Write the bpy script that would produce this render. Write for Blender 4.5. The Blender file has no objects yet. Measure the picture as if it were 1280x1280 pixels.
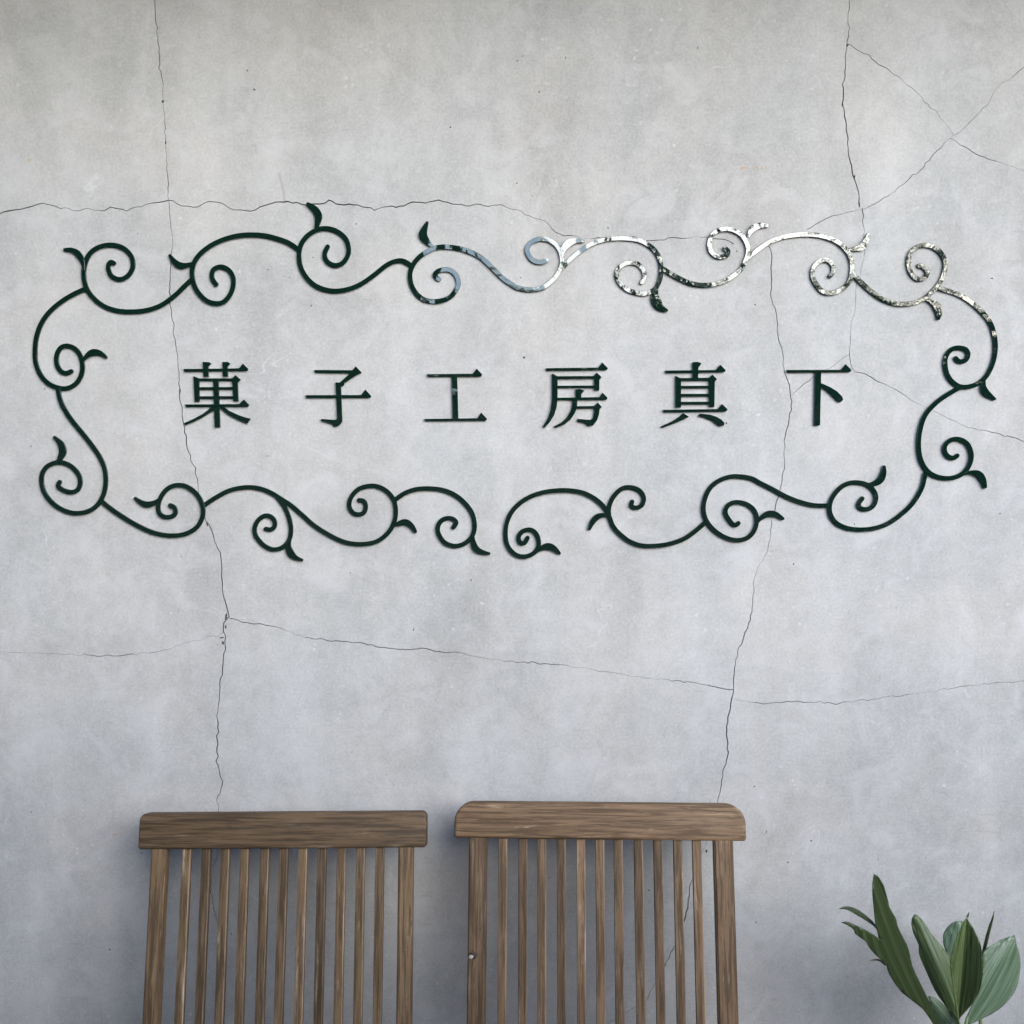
import bpy, bmesh, math, random
from mathutils import Vector, Matrix
from mathutils.geometry import delaunay_2d_cdt

random.seed(7)
scene = bpy.context.scene
COL = scene.collection
R = math.radians

# ------------------------------------------------------------------ camera
F_PX = 1342.0                       # focal length in photo pixels (photo 1280 x 1280)
EYE = Vector((0.0, -1.75, 1.50))
PITCH, ROLL = 5.4, -0.4
cam_d = bpy.data.cameras.new('camera')
cam = bpy.data.objects.new('camera', cam_d)
COL.objects.link(cam)
cam_d.sensor_width = 36.0
cam_d.lens = 36.0 * F_PX / 1280.0
cam_d.clip_start = 0.05
cam_d.clip_end = 1000.0
ROT = Matrix.Rotation(R(90 - PITCH), 3, 'X') @ Matrix.Rotation(R(ROLL), 3, 'Z')
cam.matrix_world = Matrix.Translation(EYE) @ ROT.to_4x4()
scene.camera = cam

# ------------------------------------------------------------------ world, sun, exposure
SUN_ELEV, SUN_AZ = 19.0, 31.0       # azimuth from straight behind the camera towards the right
world = bpy.data.worlds.new('World')
scene.world = world
world.use_nodes = True
wn = world.node_tree.nodes
wl = world.node_tree.links
sky = wn.new('ShaderNodeTexSky')
sky.sky_type = 'NISHITA'
sky.sun_disc = False
sky.sun_elevation = R(SUN_ELEV)
sky.sun_rotation = R(180 - SUN_AZ)
sky.air_density = 1.0
sky.dust_density = 1.6
sky.ozone_density = 5.6
wn['Background'].inputs['Strength'].default_value = 0.12
wl.new(sky.outputs['Color'], wn['Background'].inputs['Color'])

sun_d = bpy.data.lights.new('sun', 'SUN')
sun_d.energy = 1.2
sun_d.angle = R(60)
sun_d.color = (1.0, 0.915, 0.79)
sun = bpy.data.objects.new('sun', sun_d)
COL.objects.link(sun)
sd = Vector((math.sin(R(SUN_AZ)) * math.cos(R(SUN_ELEV)), -math.cos(R(SUN_AZ)) * math.cos(R(SUN_ELEV)), math.sin(R(SUN_ELEV))))
sun.rotation_euler = sd.to_track_quat('Z', 'Y').to_euler()
sun.location = (3, -4, 6)

scene.view_settings.view_transform = 'Standard'
scene.view_settings.look = 'None'
scene.view_settings.gamma = 1.0
scene.view_settings.use_curve_mapping = False
scene.view_settings.exposure = 1.84
scene.cycles.max_bounces = 6
scene.cycles.diffuse_bounces = 3
scene.cycles.use_denoising = True


# ------------------------------------------------------------------ helpers
def ray(px, py):
    d = Vector(((px - 640.0) / F_PX, (640.0 - py) / F_PX, -1.0))
    return ROT @ d


def on_plane(px, py, y):
    """the photo pixel, on the vertical plane at depth y (the wall face is y = 0)"""
    d = ray(px, py)
    t = (y - EYE.y) / d.y
    return EYE + d * t


def wall_xz(px, py):
    p = on_plane(px, py, 0.0)
    return Vector((p.x, p.z))


def tag(o, label, cat, group=None):
    o['label'] = label
    o['category'] = cat
    if group:
        o['group'] = group
    return o


def empty(name, loc=(0, 0, 0), rz=0.0):
    o = bpy.data.objects.new(name, None)
    o.empty_display_size = 0.1
    o.location = loc
    o.rotation_euler = (0, 0, rz)
    COL.objects.link(o)
    return o


def mesh_obj(name, verts, faces, mats, parent=None, smooth=False, midx=None):
    me = bpy.data.meshes.new(name)
    me.from_pydata([tuple(v) for v in verts], [], faces)
    for m in (mats if isinstance(mats, (list, tuple)) else [mats]):
        me.materials.append(m)
    if midx:
        me.polygons.foreach_set('material_index', midx)
    if smooth:
        me.polygons.foreach_set('use_smooth', [True] * len(me.polygons))
    me.update()
    o = bpy.data.objects.new(name, me)
    COL.objects.link(o)
    if parent:
        o.parent = parent
    return o


def bm_obj(name, bm, mat, parent=None, smooth=False):
    me = bpy.data.meshes.new(name)
    bmesh.ops.recalc_face_normals(bm, faces=bm.faces)
    bm.to_mesh(me)
    bm.free()
    me.materials.append(mat)
    if smooth:
        me.polygons.foreach_set('use_smooth', [True] * len(me.polygons))
    o = bpy.data.objects.new(name, me)
    COL.objects.link(o)
    if parent:
        o.parent = parent
    return o


def box_bm(cx, cy, cz, sx, sy, sz, bevel=0.0, seg=2):
    bm = bmesh.new()
    bmesh.ops.create_cube(bm, size=1.0)
    for v in bm.verts:
        v.co = Vector((cx + v.co.x * sx, cy + v.co.y * sy, cz + v.co.z * sz))
    if bevel:
        bmesh.ops.bevel(bm, geom=list(bm.edges), offset=bevel, segments=seg, profile=0.5, affect='EDGES')
    return bm


def area2(p):
    return sum(p[i][0] * p[(i + 1) % len(p)][1] - p[(i + 1) % len(p)][0] * p[i][1] for i in range(len(p)))


def catmull(pts, sub=6):
    """centripetal-like smooth curve through the points; extra values interpolate along"""
    out = []
    n = len(pts)
    for i in range(n - 1):
        p0 = pts[max(i - 1, 0)]
        p1, p2 = pts[i], pts[i + 1]
        p3 = pts[min(i + 2, n - 1)]
        for k in range(sub):
            t = k / sub
            out.append(tuple(0.5 * (2 * b + (c - a) * t + (2 * a - 5 * b + 4 * c - d) * t * t + (3 * b - a - 3 * c + d) * t ** 3)
                             for a, b, c, d in zip(p0, p1, p2, p3)))
    out.append(tuple(pts[-1]))
    return out


# ------------------------------------------------------------------ materials
class NT:
    def __init__(self, name):
        self.m = bpy.data.materials.new(name)
        self.m.use_nodes = True
        self.t = self.m.node_tree
        self.b = self.t.nodes['Principled BSDF']

    def n(self, kind, **kw):
        nd = self.t.nodes.new('ShaderNode' + kind)
        for k, v in kw.items():
            if k in nd.inputs:
                nd.inputs[k].default_value = v
            else:
                setattr(nd, k, v)
        return nd

    def l(self, a, b):
        self.t.links.new(a, b)

    def noise(self, vec, scale, detail=4.0, rough=0.55, dist=0.0):
        nd = self.n('TexNoise')
        nd.inputs['Scale'].default_value = scale
        nd.inputs['Detail'].default_value = detail
        nd.inputs['Roughness'].default_value = rough
        nd.inputs['Distortion'].default_value = dist
        self.l(vec, nd.inputs['Vector'])
        return nd.outputs['Fac']

    def mapr(self, val, a, b, c, d):
        nd = self.n('MapRange')
        nd.inputs['From Min'].default_value = a
        nd.inputs['From Max'].default_value = b
        nd.inputs['To Min'].default_value = c
        nd.inputs['To Max'].default_value = d
        self.l(val, nd.inputs['Value'])
        return nd.outputs['Result']

    def math(self, op, a, b):
        nd = self.n('Math', operation=op)
        for i, v in enumerate((a, b)):
            if isinstance(v, (int, float)):
                nd.inputs[i].default_value = v
            else:
                self.l(v, nd.inputs[i])
        return nd.outputs[0]

    def mix(self, fac, a, b, mode='MIX'):
        nd = self.n('Mix', data_type='RGBA', blend_type=mode)
        for idx, v in ((0, fac), (6, a), (7, b)):
            if isinstance(v, (int, float)):
                nd.inputs[idx].default_value = v
            elif isinstance(v, tuple):
                nd.inputs[idx].default_value = (*v, 1.0)
            else:
                self.l(v, nd.inputs[idx])
        return nd.outputs[2]

    def coord(self, kind='Object', scale=(1, 1, 1), offset=None):
        tc = self.n('TexCoord')
        mp = self.n('Mapping')
        mp.inputs['Scale'].default_value = scale
        self.l(tc.outputs[kind], mp.inputs['Vector'])
        if offset is not None:
            self.l(offset, mp.inputs['Location'])
        return mp.outputs['Vector']

    def bump(self, h, strength, dist=0.001, prev=None):
        nd = self.n('Bump')
        nd.inputs['Strength'].default_value = strength
        nd.inputs['Distance'].default_value = dist
        self.l(h, nd.inputs['Height'])
        if prev is not None:
            self.l(prev, nd.inputs['Normal'])
        return nd.outputs['Normal']


def plain(name, col, rough=0.6, **kw):
    t = NT(name)
    t.b.inputs['Base Color'].default_value = (*col, 1)
    t.b.inputs['Roughness'].default_value = rough
    for k, v in kw.items():
        t.b.inputs[k].default_value = v
    return t.m


def make_plaster():
    t = NT('trowelled_concrete')
    v = t.coord()
    vs = t.coord(scale=(1.0, 1.0, 0.28))          # streaks that run down the wall
    big = t.noise(v, 2.3, 5, 0.6, 0.4)
    mid = t.noise(v, 7.5, 6, 0.62, 0.6)
    streak = t.noise(vs, 9.0, 5, 0.6, 0.3)
    fine = t.noise(v, 48.0, 6, 0.75)
    grit = t.noise(v, 260.0, 3, 0.7)
    tint = t.noise(v, 4.0, 3, 0.5)
    a = t.math('MULTIPLY', t.mapr(big, 0.3, 0.7, -0.5, 0.5), 0.15)
    b = t.math('MULTIPLY', t.mapr(mid, 0.3, 0.7, -0.5, 0.5), 0.16)
    c = t.math('MULTIPLY', t.mapr(streak, 0.3, 0.7, -0.5, 0.5), 0.22)
    d = t.math('MULTIPLY', t.mapr(fine, 0.3, 0.7, -0.5, 0.5), 0.17)
    e = t.math('MULTIPLY', t.mapr(grit, 0.3, 0.7, -0.5, 0.5), 0.25)
    s = t.math('ADD', t.math('ADD', a, b), t.math('ADD', t.math('ADD', c, d), e))
    s = t.math('ADD', s, 1.0)
    base = t.mix(t.mapr(tint, 0.35, 0.65, 0, 1), (0.462, 0.453, 0.436), (0.442, 0.448, 0.442))
    cmb = t.n('CombineColor')
    for i in range(3):
        t.l(s, cmb.inputs[i])
    col = t.mix(1.0, base, cmb.outputs[0], 'MULTIPLY')
    # pale lime bloom where the trowel has burnished the skin: small flecks, gathered in patches
    vo = t.n('TexVoronoi', feature='F1')
    vo.inputs['Scale'].default_value = 75.0
    vo.inputs['Randomness'].default_value = 1.0
    dv = t.n('VectorMath', operation='ADD')
    nz = t.n('TexNoise')
    nz.inputs['Scale'].default_value = 30.0
    t.l(v, nz.inputs['Vector'])
    sc = t.n('VectorMath', operation='SCALE')
    sc.inputs['Scale'].default_value = 0.02
    t.l(nz.outputs['Color'], sc.inputs[0])
    t.l(v, dv.inputs[0])
    t.l(sc.outputs[0], dv.inputs[1])
    t.l(dv.outputs[0], vo.inputs['Vector'])
    fleck = t.mapr(vo.outputs['Distance'], 0.10, 0.26, 1, 0)
    patch = t.mapr(t.noise(v, 6.0, 4, 0.6, 0.5), 0.46, 0.62, 0, 0.65)
    patch2 = t.mapr(t.noise(v, 33.0, 2, 0.5), 0.48, 0.62, 0, 1)
    f1 = t.math('MULTIPLY', t.math('MULTIPLY', fleck, patch), patch2)
    col = t.mix(f1, col, (0.66, 0.66, 0.655))
    # cloudy pale bloom
    cl = t.mapr(t.noise(v, 14.0, 6, 0.68, 0.8), 0.50, 0.68, 0, 0.55)
    col = t.mix(cl, col, (0.56, 0.56, 0.56))
    # trowel scratches: short pale hairlines along contours of a slow noise
    vt = t.coord(scale=(1.0, 1.0, 1.6))
    ct = t.math('ABSOLUTE', t.math('SUBTRACT', t.noise(vt, 8.0, 2, 0.45, 0.6), 0.5), 0.0)
    ct = t.mapr(ct, 0.0, 0.0045, 1, 0)
    ct = t.math('MULTIPLY', ct, t.mapr(t.noise(v, 11.0, 3, 0.6), 0.56, 0.66, 0, 0.55))
    col = t.mix(ct, col, (0.64, 0.64, 0.63))
    ct = t.math('ABSOLUTE', t.math('SUBTRACT', t.noise(vt, 5.0, 2, 0.45, 0.9), 0.46), 0.0)
    ct = t.mapr(ct, 0.0, 0.012, 1, 0)
    ct = t.math('MULTIPLY', ct, t.mapr(t.noise(v, 7.0, 3, 0.6), 0.54, 0.68, 0, 0.35))
    col = t.mix(ct, col, (0.33, 0.33, 0.32))
    # sparse dark grains
    vo2 = t.n('TexVoronoi', feature='F1')
    vo2.inputs['Scale'].default_value = 160.0
    t.l(v, vo2.inputs['Vector'])
    gr = t.mapr(vo2.outputs['Distance'], 0.06, 0.14, 1, 0)
    sel = t.n('SeparateColor')
    t.l(vo2.outputs['Color'], sel.inputs[0])
    gr = t.math('MULTIPLY', gr, t.mapr(sel.outputs[0], 0.80, 0.98, 0, 0.45))
    col = t.mix(gr, col, (0.22, 0.215, 0.21))
    t.l(col, t.b.inputs['Base Color'])
    rg = t.mapr(mid, 0.3, 0.7, 0.62, 0.80)
    t.l(rg, t.b.inputs['Roughness'])
    t.b.inputs['Specular IOR Level'].default_value = 0.3
    nb = t.bump(t.noise(v, 10.0, 5, 0.6), 0.25, 0.004)
    nb = t.bump(fine, 0.22, 0.0012, nb)
    nb = t.bump(grit, 0.10, 0.0004, nb)
    t.l(nb, t.b.inputs['Normal'])
    return t.m


def make_mirror():
    t = NT('green_mirror_acrylic')
    v = t.coord()
    n1 = t.noise(v, 16.0, 2, 0.5)
    n2 = t.noise(v, 75.0, 2, 0.5)
    t.b.inputs['Base Color'].default_value = (0.0036, 0.017, 0.011, 1)
    t.b.inputs['Roughness'].default_value = 0.035
    t.b.inputs['IOR'].default_value = 2.05
    t.b.inputs['Specular IOR Level'].default_value = 0.5
    nb = t.bump(n1, 0.5, 0.004)
    nb = t.bump(n2, 0.35, 0.0006, nb)
    t.l(nb, t.b.inputs['Normal'])
    return t.m


def make_wood(name, axis, c_dark, c_mid, c_pale):
    t = NT(name)
    oi = t.n('ObjectInfo')
    mul = t.n('VectorMath', operation='SCALE')
    cb = t.n('CombineXYZ')
    for i in range(3):
        t.l(oi.outputs['Random'], cb.inputs[i])
    t.l(cb.outputs[0], mul.inputs[0])
    mul.inputs['Scale'].default_value = 37.0
    s = [1.0, 1.0, 1.0]
    s[axis] = 0.045
    v = t.coord(scale=tuple(s), offset=mul.outputs[0])
    s2 = [1.0, 1.0, 1.0]
    s2[axis] = 0.25
    v2 = t.coord(scale=tuple(s2), offset=mul.outputs[0])
    grain = t.noise(v, 210.0, 5, 0.7, 0.5)
    bands = t.noise(v, 62.0, 5, 0.65, 1.4)
    wear = t.noise(v2, 40.0, 6, 0.7, 0.6)
    col = t.mix(t.mapr(bands, 0.34, 0.66, 0, 1), c_dark, c_mid)
    col = t.mix(t.mapr(wear, 0.52, 0.72, 0, 0.4), col, c_pale)
    pore = t.mapr(grain, 0.43, 0.56, 0.80, 0)
    col = t.mix(pore, col, tuple(x * 0.42 for x in c_dark))
    silver = t.math('MULTIPLY', t.mapr(t.noise(v, 150.0, 4, 0.7), 0.55, 0.66, 0, 0.7), t.mapr(wear, 0.50, 0.64, 0, 1))
    col = t.mix(silver, col, tuple(min(1, x * 1.55 + 0.03) for x in c_pale))
    # each piece of timber a little different
    tint = t.mapr(oi.outputs['Random'], 0, 1, 0.70, 1.32)
    cmb = t.n('CombineColor')
    for i in range(3):
        t.l(tint, cmb.inputs[i])
    col = t.mix(1.0, col, cmb.outputs[0], 'MULTIPLY')
    t.l(col, t.b.inputs['Base Color'])
    t.l(t.mapr(wear, 0.3, 0.7, 0.48, 0.72), t.b.inputs['Roughness'])
    t.b.inputs['Specular IOR Level'].default_value = 0.35
    nb = t.bump(grain, 0.6, 0.0012)
    nb = t.bump(bands, 0.2, 0.0012, nb)
    t.l(nb, t.b.inputs['Normal'])
    return t.m


def make_leaf(name, base, pale, dark, stripes=9.0, rough=0.42, amount=0.6):
    t = NT(name)
    uv = t.n('UVMap')
    mp = t.n('Mapping')
    mp.inputs['Scale'].default_value = (stripes, 0.8, 1)
    t.l(uv.outputs[0], mp.inputs['Vector'])
    st = t.noise(mp.outputs[0], 1.0, 4, 0.6, 0.25)
    mp2 = t.n('Mapping')
    mp2.inputs['Scale'].default_value = (stripes * 7, 1.2, 1)
    t.l(uv.outputs[0], mp2.inputs['Vector'])
    fine = t.noise(mp2.outputs[0], 1.0, 2, 0.5)
    col = t.mix(t.mapr(st, 0.40, 0.62, 0, amount), base, pale)
    col = t.mix(t.mapr(fine, 0.42, 0.66, 0, 0.75), col, dark)
    v = t.coord()
    blot = t.noise(v, 55.0, 4, 0.6)
    col = t.mix(t.mapr(blot, 0.66, 0.76, 0, 0.5), col, (0.20, 0.17, 0.06))
    t.l(col, t.b.inputs['Base Color'])
    t.b.inputs['Roughness'].default_value = rough
    t.b.inputs['Specular IOR Level'].default_value = 0.5
    t.b.inputs['Subsurface Weight'].default_value = 0.0
    nb = t.bump(st, 0.6, 0.003)
    nb = t.bump(fine, 0.3, 0.0007, nb)
    t.l(nb, t.b.inputs['Normal'])
    return t.m


def make_foliage(name, a, b):
    t = NT(name)
    v = t.coord()
    col = t.mix(t.mapr(t.noise(v, 3.0, 4, 0.6), 0.35, 0.65, 0, 1), a, b)
    t.l(col, t.b.inputs['Base Color'])
    t.b.inputs['Roughness'].default_value = 0.7
    t.b.inputs['Specular IOR Level'].default_value = 0.25
    return t.m


def make_blockwall():
    t = NT('weathered_block')
    v = t.coord()
    oi = t.n('ObjectInfo')
    col = t.mix(t.mapr(t.noise(v, 9.0, 5, 0.65), 0.35, 0.65, 0, 1), (0.12, 0.105, 0.085), (0.20, 0.18, 0.15))
    t.l(col, t.b.inputs['Base Color'])
    t.b.inputs['Roughness'].default_value = 0.9
    t.l(t.bump(t.noise(v, 60.0, 4, 0.7), 0.5, 0.004), t.b.inputs['Normal'])
    return t.m


def make_ground():
    t = NT('gravel_yard')
    v = t.coord()
    col = t.mix(t.mapr(t.noise(v, 1.5, 5, 0.6), 0.35, 0.65, 0, 1), (0.15, 0.135, 0.115), (0.21, 0.195, 0.17))
    col = t.mix(t.mapr(t.noise(v, 90.0, 3, 0.7), 0.4, 0.65, 0, 0.6), col, (0.10, 0.093, 0.082))
    t.l(col, t.b.inputs['Base Color'])
    t.b.inputs['Roughness'].default_value = 0.9
    t.l(t.bump(t.noise(v, 90.0, 3, 0.7), 0.5, 0.01), t.b.inputs['Normal'])
    return t.m


M_WALL = make_plaster()
M_CRACK = plain('crack_inside', (0.20, 0.196, 0.19), 0.95)
M_RUST = plain('rust_fleck', (0.50, 0.34, 0.17), 0.9)
M_SMUDGE = plain('grey_scuff', (0.40, 0.40, 0.40), 0.85)
M_MIRROR = make_mirror()
TEAK_A = ((0.115, 0.073, 0.037), (0.172, 0.112, 0.060), (0.262, 0.195, 0.130))
TEAK_B = ((0.135, 0.083, 0.044), (0.198, 0.127, 0.071), (0.262, 0.190, 0.122))
M_WOOD_A = [make_wood('weathered_teak_across', 0, *TEAK_A), make_wood('weathered_teak_up', 2, *TEAK_A), make_wood('weathered_teak_deep', 1, *TEAK_A)]
M_WOOD_B = [make_wood('brown_teak_across', 0, *TEAK_B), make_wood('brown_teak_up', 2, *TEAK_B), make_wood('brown_teak_deep', 1, *TEAK_B)]
M_EDGE = [make_wood('rubbed_edge_a', 2, (0.19, 0.13, 0.075), (0.27, 0.20, 0.13), (0.36, 0.29, 0.21)), make_wood('rubbed_edge_b', 2, (0.20, 0.135, 0.08), (0.28, 0.205, 0.13), (0.36, 0.28, 0.20))]
M_KNOT = plain('dark_knot', (0.05, 0.032, 0.02), 0.6)
M_SAP = plain('pale_sap', (0.42, 0.38, 0.34), 0.6)
M_LEAF_DARK = make_leaf('dark_green_blade', (0.034, 0.054, 0.017), (0.058, 0.084, 0.028), (0.018, 0.032, 0.011), 8, 0.42, 0.8)
M_LEAF_MID = make_leaf('striped_green_blade', (0.046, 0.086, 0.022), (0.185, 0.245, 0.105), (0.022, 0.046, 0.013), 7, 0.34, 1.0)
M_LEAF_PALE = make_leaf('glaucous_sheen_blade', (0.085, 0.145, 0.080), (0.22, 0.310, 0.20), (0.038, 0.072, 0.036), 6, 0.30, 1.0)  # glaucous green, paler for sky reflection put into the colour
M_STEM = plain('pale_green_stem', (0.16, 0.22, 0.08), 0.5)
M_LEAF_DRY = plain('dry_leaf_tip', (0.10, 0.065, 0.04), 0.7)
M_GROUND = make_ground()
M_POT = plain('grey_glazed_pot', (0.12, 0.125, 0.13), 0.35)
M_SOIL = plain('potting_soil', (0.03, 0.022, 0.016), 0.95)
M_HEDGE = make_foliage('hedge_leaves', (0.022, 0.045, 0.020), (0.050, 0.085, 0.032))
M_TREE = make_foliage('tree_leaves', (0.035, 0.060, 0.022), (0.075, 0.105, 0.040))
M_BARK = plain('bark', (0.07, 0.055, 0.042), 0.9)

# ------------------------------------------------------------------ ground
g = mesh_obj('ground', [(-300, -300, 0), (300, -300, 0), (300, 300, 0), (-300, 300, 0)], [(0, 1, 2, 3)], M_GROUND)
g['kind'] = 'structure'

# ------------------------------------------------------------------ the wall with its cracks cut into it
WX0, WX1, WZ0, WZ1, WT = -4.2, 5.2, 0.0, 2.475, 0.20
CRACKS = [   # (width in photo px, points in photo px)
    (1.5, [(186, -120), (190, -60), (193, 0), (197, 50), (200, 80), (203, 100), (204, 128), (206, 150), (208, 190), (210, 225), (211, 250),
            (213.7, 285), (216, 307), (213.7, 332), (212.5, 360), (213.7, 385), (217.5, 410), (221, 440), (224, 465), (224.5, 490),
            (227.5, 520), (231, 535), (234, 560), (238, 575), (245, 585), (247.5, 610), (256, 645), (266, 667), (276, 696),
            (277.5, 725), (279, 745), (283, 757), (286.5, 771), (280, 778), (279, 789), (282, 795), (281, 803), (282, 812), (279, 822), (278, 838),
            (275, 860), (273, 880), (272, 910), (271, 940), (274, 962), (277.5, 982), (270.7, 1001), (273, 1015), (272, 1040), (271.8, 1063), (270.7, 1074),
            (263.6, 1085), (264.8, 1120), (267, 1137), (271.8, 1154), (274, 1190), (271, 1230), (273, 1290)]),
    (1.55, [(-140, 262), (-70, 272), (0, 267), (20, 262), (36, 259), (53, 253.7), (70, 258), (98, 263.7), (107, 260.5), (130, 263.7), (138, 258.7),
            (158, 264), (170, 258.7), (187, 254), (210, 250.7), (216, 250.6), (227, 257.5), (247, 258.7), (262, 251.7), (276, 253.7),
            (292, 262.5), (313, 264), (325, 258.7), (345, 252.5), (360, 251.7), (377, 255.5), (400, 255), (411, 250), (425, 255.5),
            (447, 256), (468, 263), (480, 258.7), (505, 257.5), (515, 252.5), (532, 254), (548, 250), (565, 255), (587, 257.5),
            (595, 255), (610, 258), (627, 256), (640, 262), (652, 264), (667, 272.5), (681, 276), (690, 286), (700, 292.5)]),
    (1.0, [(700, 292.5), (720, 295), (737, 298.7), (757, 296.3), (780, 297), (792, 295.5), (807, 300.7), (825, 300), (840, 297), (855, 298),
           (872, 295), (897, 298.7), (905, 299), (917, 305)]),
    (1.35, [(1064, -130), (1060, -60), (1062, 0), (1060, 30), (1061, 45), (1058, 56), (1056, 90), (1053, 130), (1057, 150), (1059, 168), (1061, 195), (1065, 212),
            (1068, 224), (1073, 240), (1074, 259)]),
    (1.2, [(1078, 260), (1080, 285), (1081, 315), (1076, 340), (1074, 350), (1070, 360), (1068, 390), (1063.7, 407), (1063, 430), (1062, 443), (1065, 460),
           (1069, 465), (1082, 467.5), (1095, 476), (1120, 487), (1135, 497)]),
    (0.85, [(1135, 497), (1157, 509), (1170, 515), (1190, 525), (1205, 532), (1222, 537.5), (1235, 539), (1260, 545), (1290, 553), (1400, 590)]),
    (0.9, [(1062, 443), (1058, 445), (1048, 452), (1032, 462), (1015, 472), (997, 487), (989, 495)]),
    (1.15, [(961, 307), (965, 320), (964, 345), (965, 375), (971, 395), (972.5, 420), (978, 440), (980, 460), (987, 482), (990, 502), (986, 527),
            (980, 552), (980.5, 580), (977, 605), (969.5, 632), (965, 655), (960, 687), (947, 710), (942.5, 725), (942.5, 740),
            (938, 775), (930, 795), (922, 815), (918, 840), (917, 862)]),
    (1.45, [(917, 862), (913, 885), (908, 908), (910, 930), (908, 950), (902, 975), (897, 1003), (892, 1030), (883, 1055), (876, 1069), (863, 1105), (860, 1130), (855, 1151),
            (842, 1186), (831, 1208), (817, 1233), (810, 1247), (794, 1259), (780, 1267), (761, 1279), (735, 1290)]),
    (0.85, [(1060, 55), (1080, 67), (1104, 83), (1128, 100), (1145, 115), (1160, 130), (1180, 152), (1192, 168)]),
    (0.85, [(1187, 173), (1205, 183), (1225, 195), (1250, 203), (1280, 214), (1380, 250)]),
    (0.8, [(1400, -10), (1330, 50), (1280, 84), (1265, 97), (1253, 103), (1242, 116), (1237, 128), (1228, 135), (1215, 150), (1200, 165), (1187, 173), (1165, 195), (1150, 213),
           (1130, 230), (1110, 245), (1095, 254), (1078, 262), (1060, 265), (1040, 270), (1020, 280), (1008, 287)]),
    (0.9, [(-140, 820), (-60, 810), (0, 815), (60, 817), (140, 820), (195, 815), (235, 803), (248, 801), (257, 796.5), (272, 796), (280, 789)]),
    (1.15, [(287, 773), (294, 774), (303, 778), (325, 779.5), (333, 782), (350, 785), (380, 797), (430, 802), (480, 809), (508, 812), (528, 810), (545, 815), (575, 816), (600, 822),
            (650, 828), (710, 832), (760, 840), (810, 848), (860, 852), (900, 860), (917, 862)]),
    (0.95, [(915, 873), (930, 876), (950, 879), (1000, 877), (1050, 879), (1100, 873), (1150, 866), (1200, 858), (1240, 854), (1290, 850), (1400, 858)]),
]
PITS = [(309, 88, 1.4), (318, 112, 1.9), (172, 292, 1.0), (56, 486, 1.3), (335, 337, 1.3), (445, 280, 1.3), (389, 382, 1.5), (362, 347, 1.1),
        (391, 322, 1.0), (655, 447, 1.9), (651, 347, 1.2), (760, 285, 1.4), (944, 381, 1.3), (921, 314, 1.3), (908, 529, 1.7), (1240, 348, 1.5),
        (1250, 642, 1.3), (289, 1167, 1.2), (686, 1098, 1.3), (838, 1080, 1.0), (811, 1113, 1.4), (958, 1040, 1.3), (945, 1153, 1.3), (943, 983, 1.2),
        (1014, 1051, 1.4), (985, 1078, 1.5), (137, 1187, 1.6), (176, 1066, 1.3), (517, 787, 1.6), (589, 725, 1.5), (438, 716, 1.2), (646, 229, 1.4),
        (665, 245, 1.0), (674, 115, 1.5), (654, 70, 1.1), (647, 76, 1.3), (707, 72, 1.3), (563, 159, 1.4), (334, 570, 1.3), (39, 558, 1.2), (1068, 655, 1.2),
        (992, 705, 1.4), (227, 696, 1.1), (467, 705, 1.0), (1157, 1072, 0.9), (1098, 1074, 1.0), (39, 15 + 1000, 1.5), (872, 60, 1.2), (500, 62, 1.1),
        (420, 150, 0.9), (120, 120, 0.9), (250, 640, 1.0), (760, 760, 1.0), (1120, 760, 1.1), (830, 920, 1.0), (130, 910, 1.0), (60, 700, 1.0), (440, 940, 1.1)]
CHIPS = [(282.5, 771, 2.0, 4.2), (282, 784, 0.9, 2.6), (277, 797, 2.4, 1.1), (278.5, 804, 1.1, 3.0), (1074, 255, 0.9, 4.5), (1059, 57, 1.6, 1.6),
         (203.5, 127, 1.3, 2.0), (224.8, 489, 1.0, 3.6), (259, 655, 1.2, 3.0), (207, 178, 0.8, 2.4), (831, 1207, 1.1, 1.8), (883, 1064, 0.9, 2.6), (1053, 131, 0.9, 3.0), (1068, 221, 1.2, 2.0)]
RUST = [(929, 210, 3.5, 1.2), (945, 209, 1.6, 1.5), (952, 210, 1.2, 1.6), (957, 209, 1.0, 1.3), (37, 200, 2.6, 0.8), (144, 1043, 3.4, 1.0)]
SCUFF = [[(347, 215), (351, 217), (356.5, 240), (357.5, 252), (354, 252), (352.5, 240)]]

rng = random.Random(11)


def crack_quads(width, pts):
    dense = [pts[0]]
    for a, b in zip(pts, pts[1:]):
        L = math.hypot(b[0] - a[0], b[1] - a[1])
        n = max(1, int(L / 5.0))
        nx, ny = -(b[1] - a[1]) / max(L, 1e-6), (b[0] - a[0]) / max(L, 1e-6)
        for k in range(1, n + 1):
            t = k / n
            j = rng.gauss(0, 0.75) if k < n else 0
            dense.append((a[0] + (b[0] - a[0]) * t + nx * j, a[1] + (b[1] - a[1]) * t + ny * j))
    P = [wall_xz(*p) for p in dense]
    k = 0.00084
    lt, rt = [], []
    w = width
    for i, p in enumerate(P):
        d = (P[min(i + 1, len(P) - 1)] - P[max(i - 1, 0)])
        d.normalize()
        nrm = Vector((-d.y, d.x))
        w += rng.gauss(0, 0.28)
        w = min(max(w, width * 0.42), width * 1.5)
        hw = 0.5 * w * k
        lt.append(p + nrm * hw)
        rt.append(p - nrm * hw)
    return [[rt[i], rt[i + 1], lt[i + 1], lt[i]] for i in range(len(P) - 1)]


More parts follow.
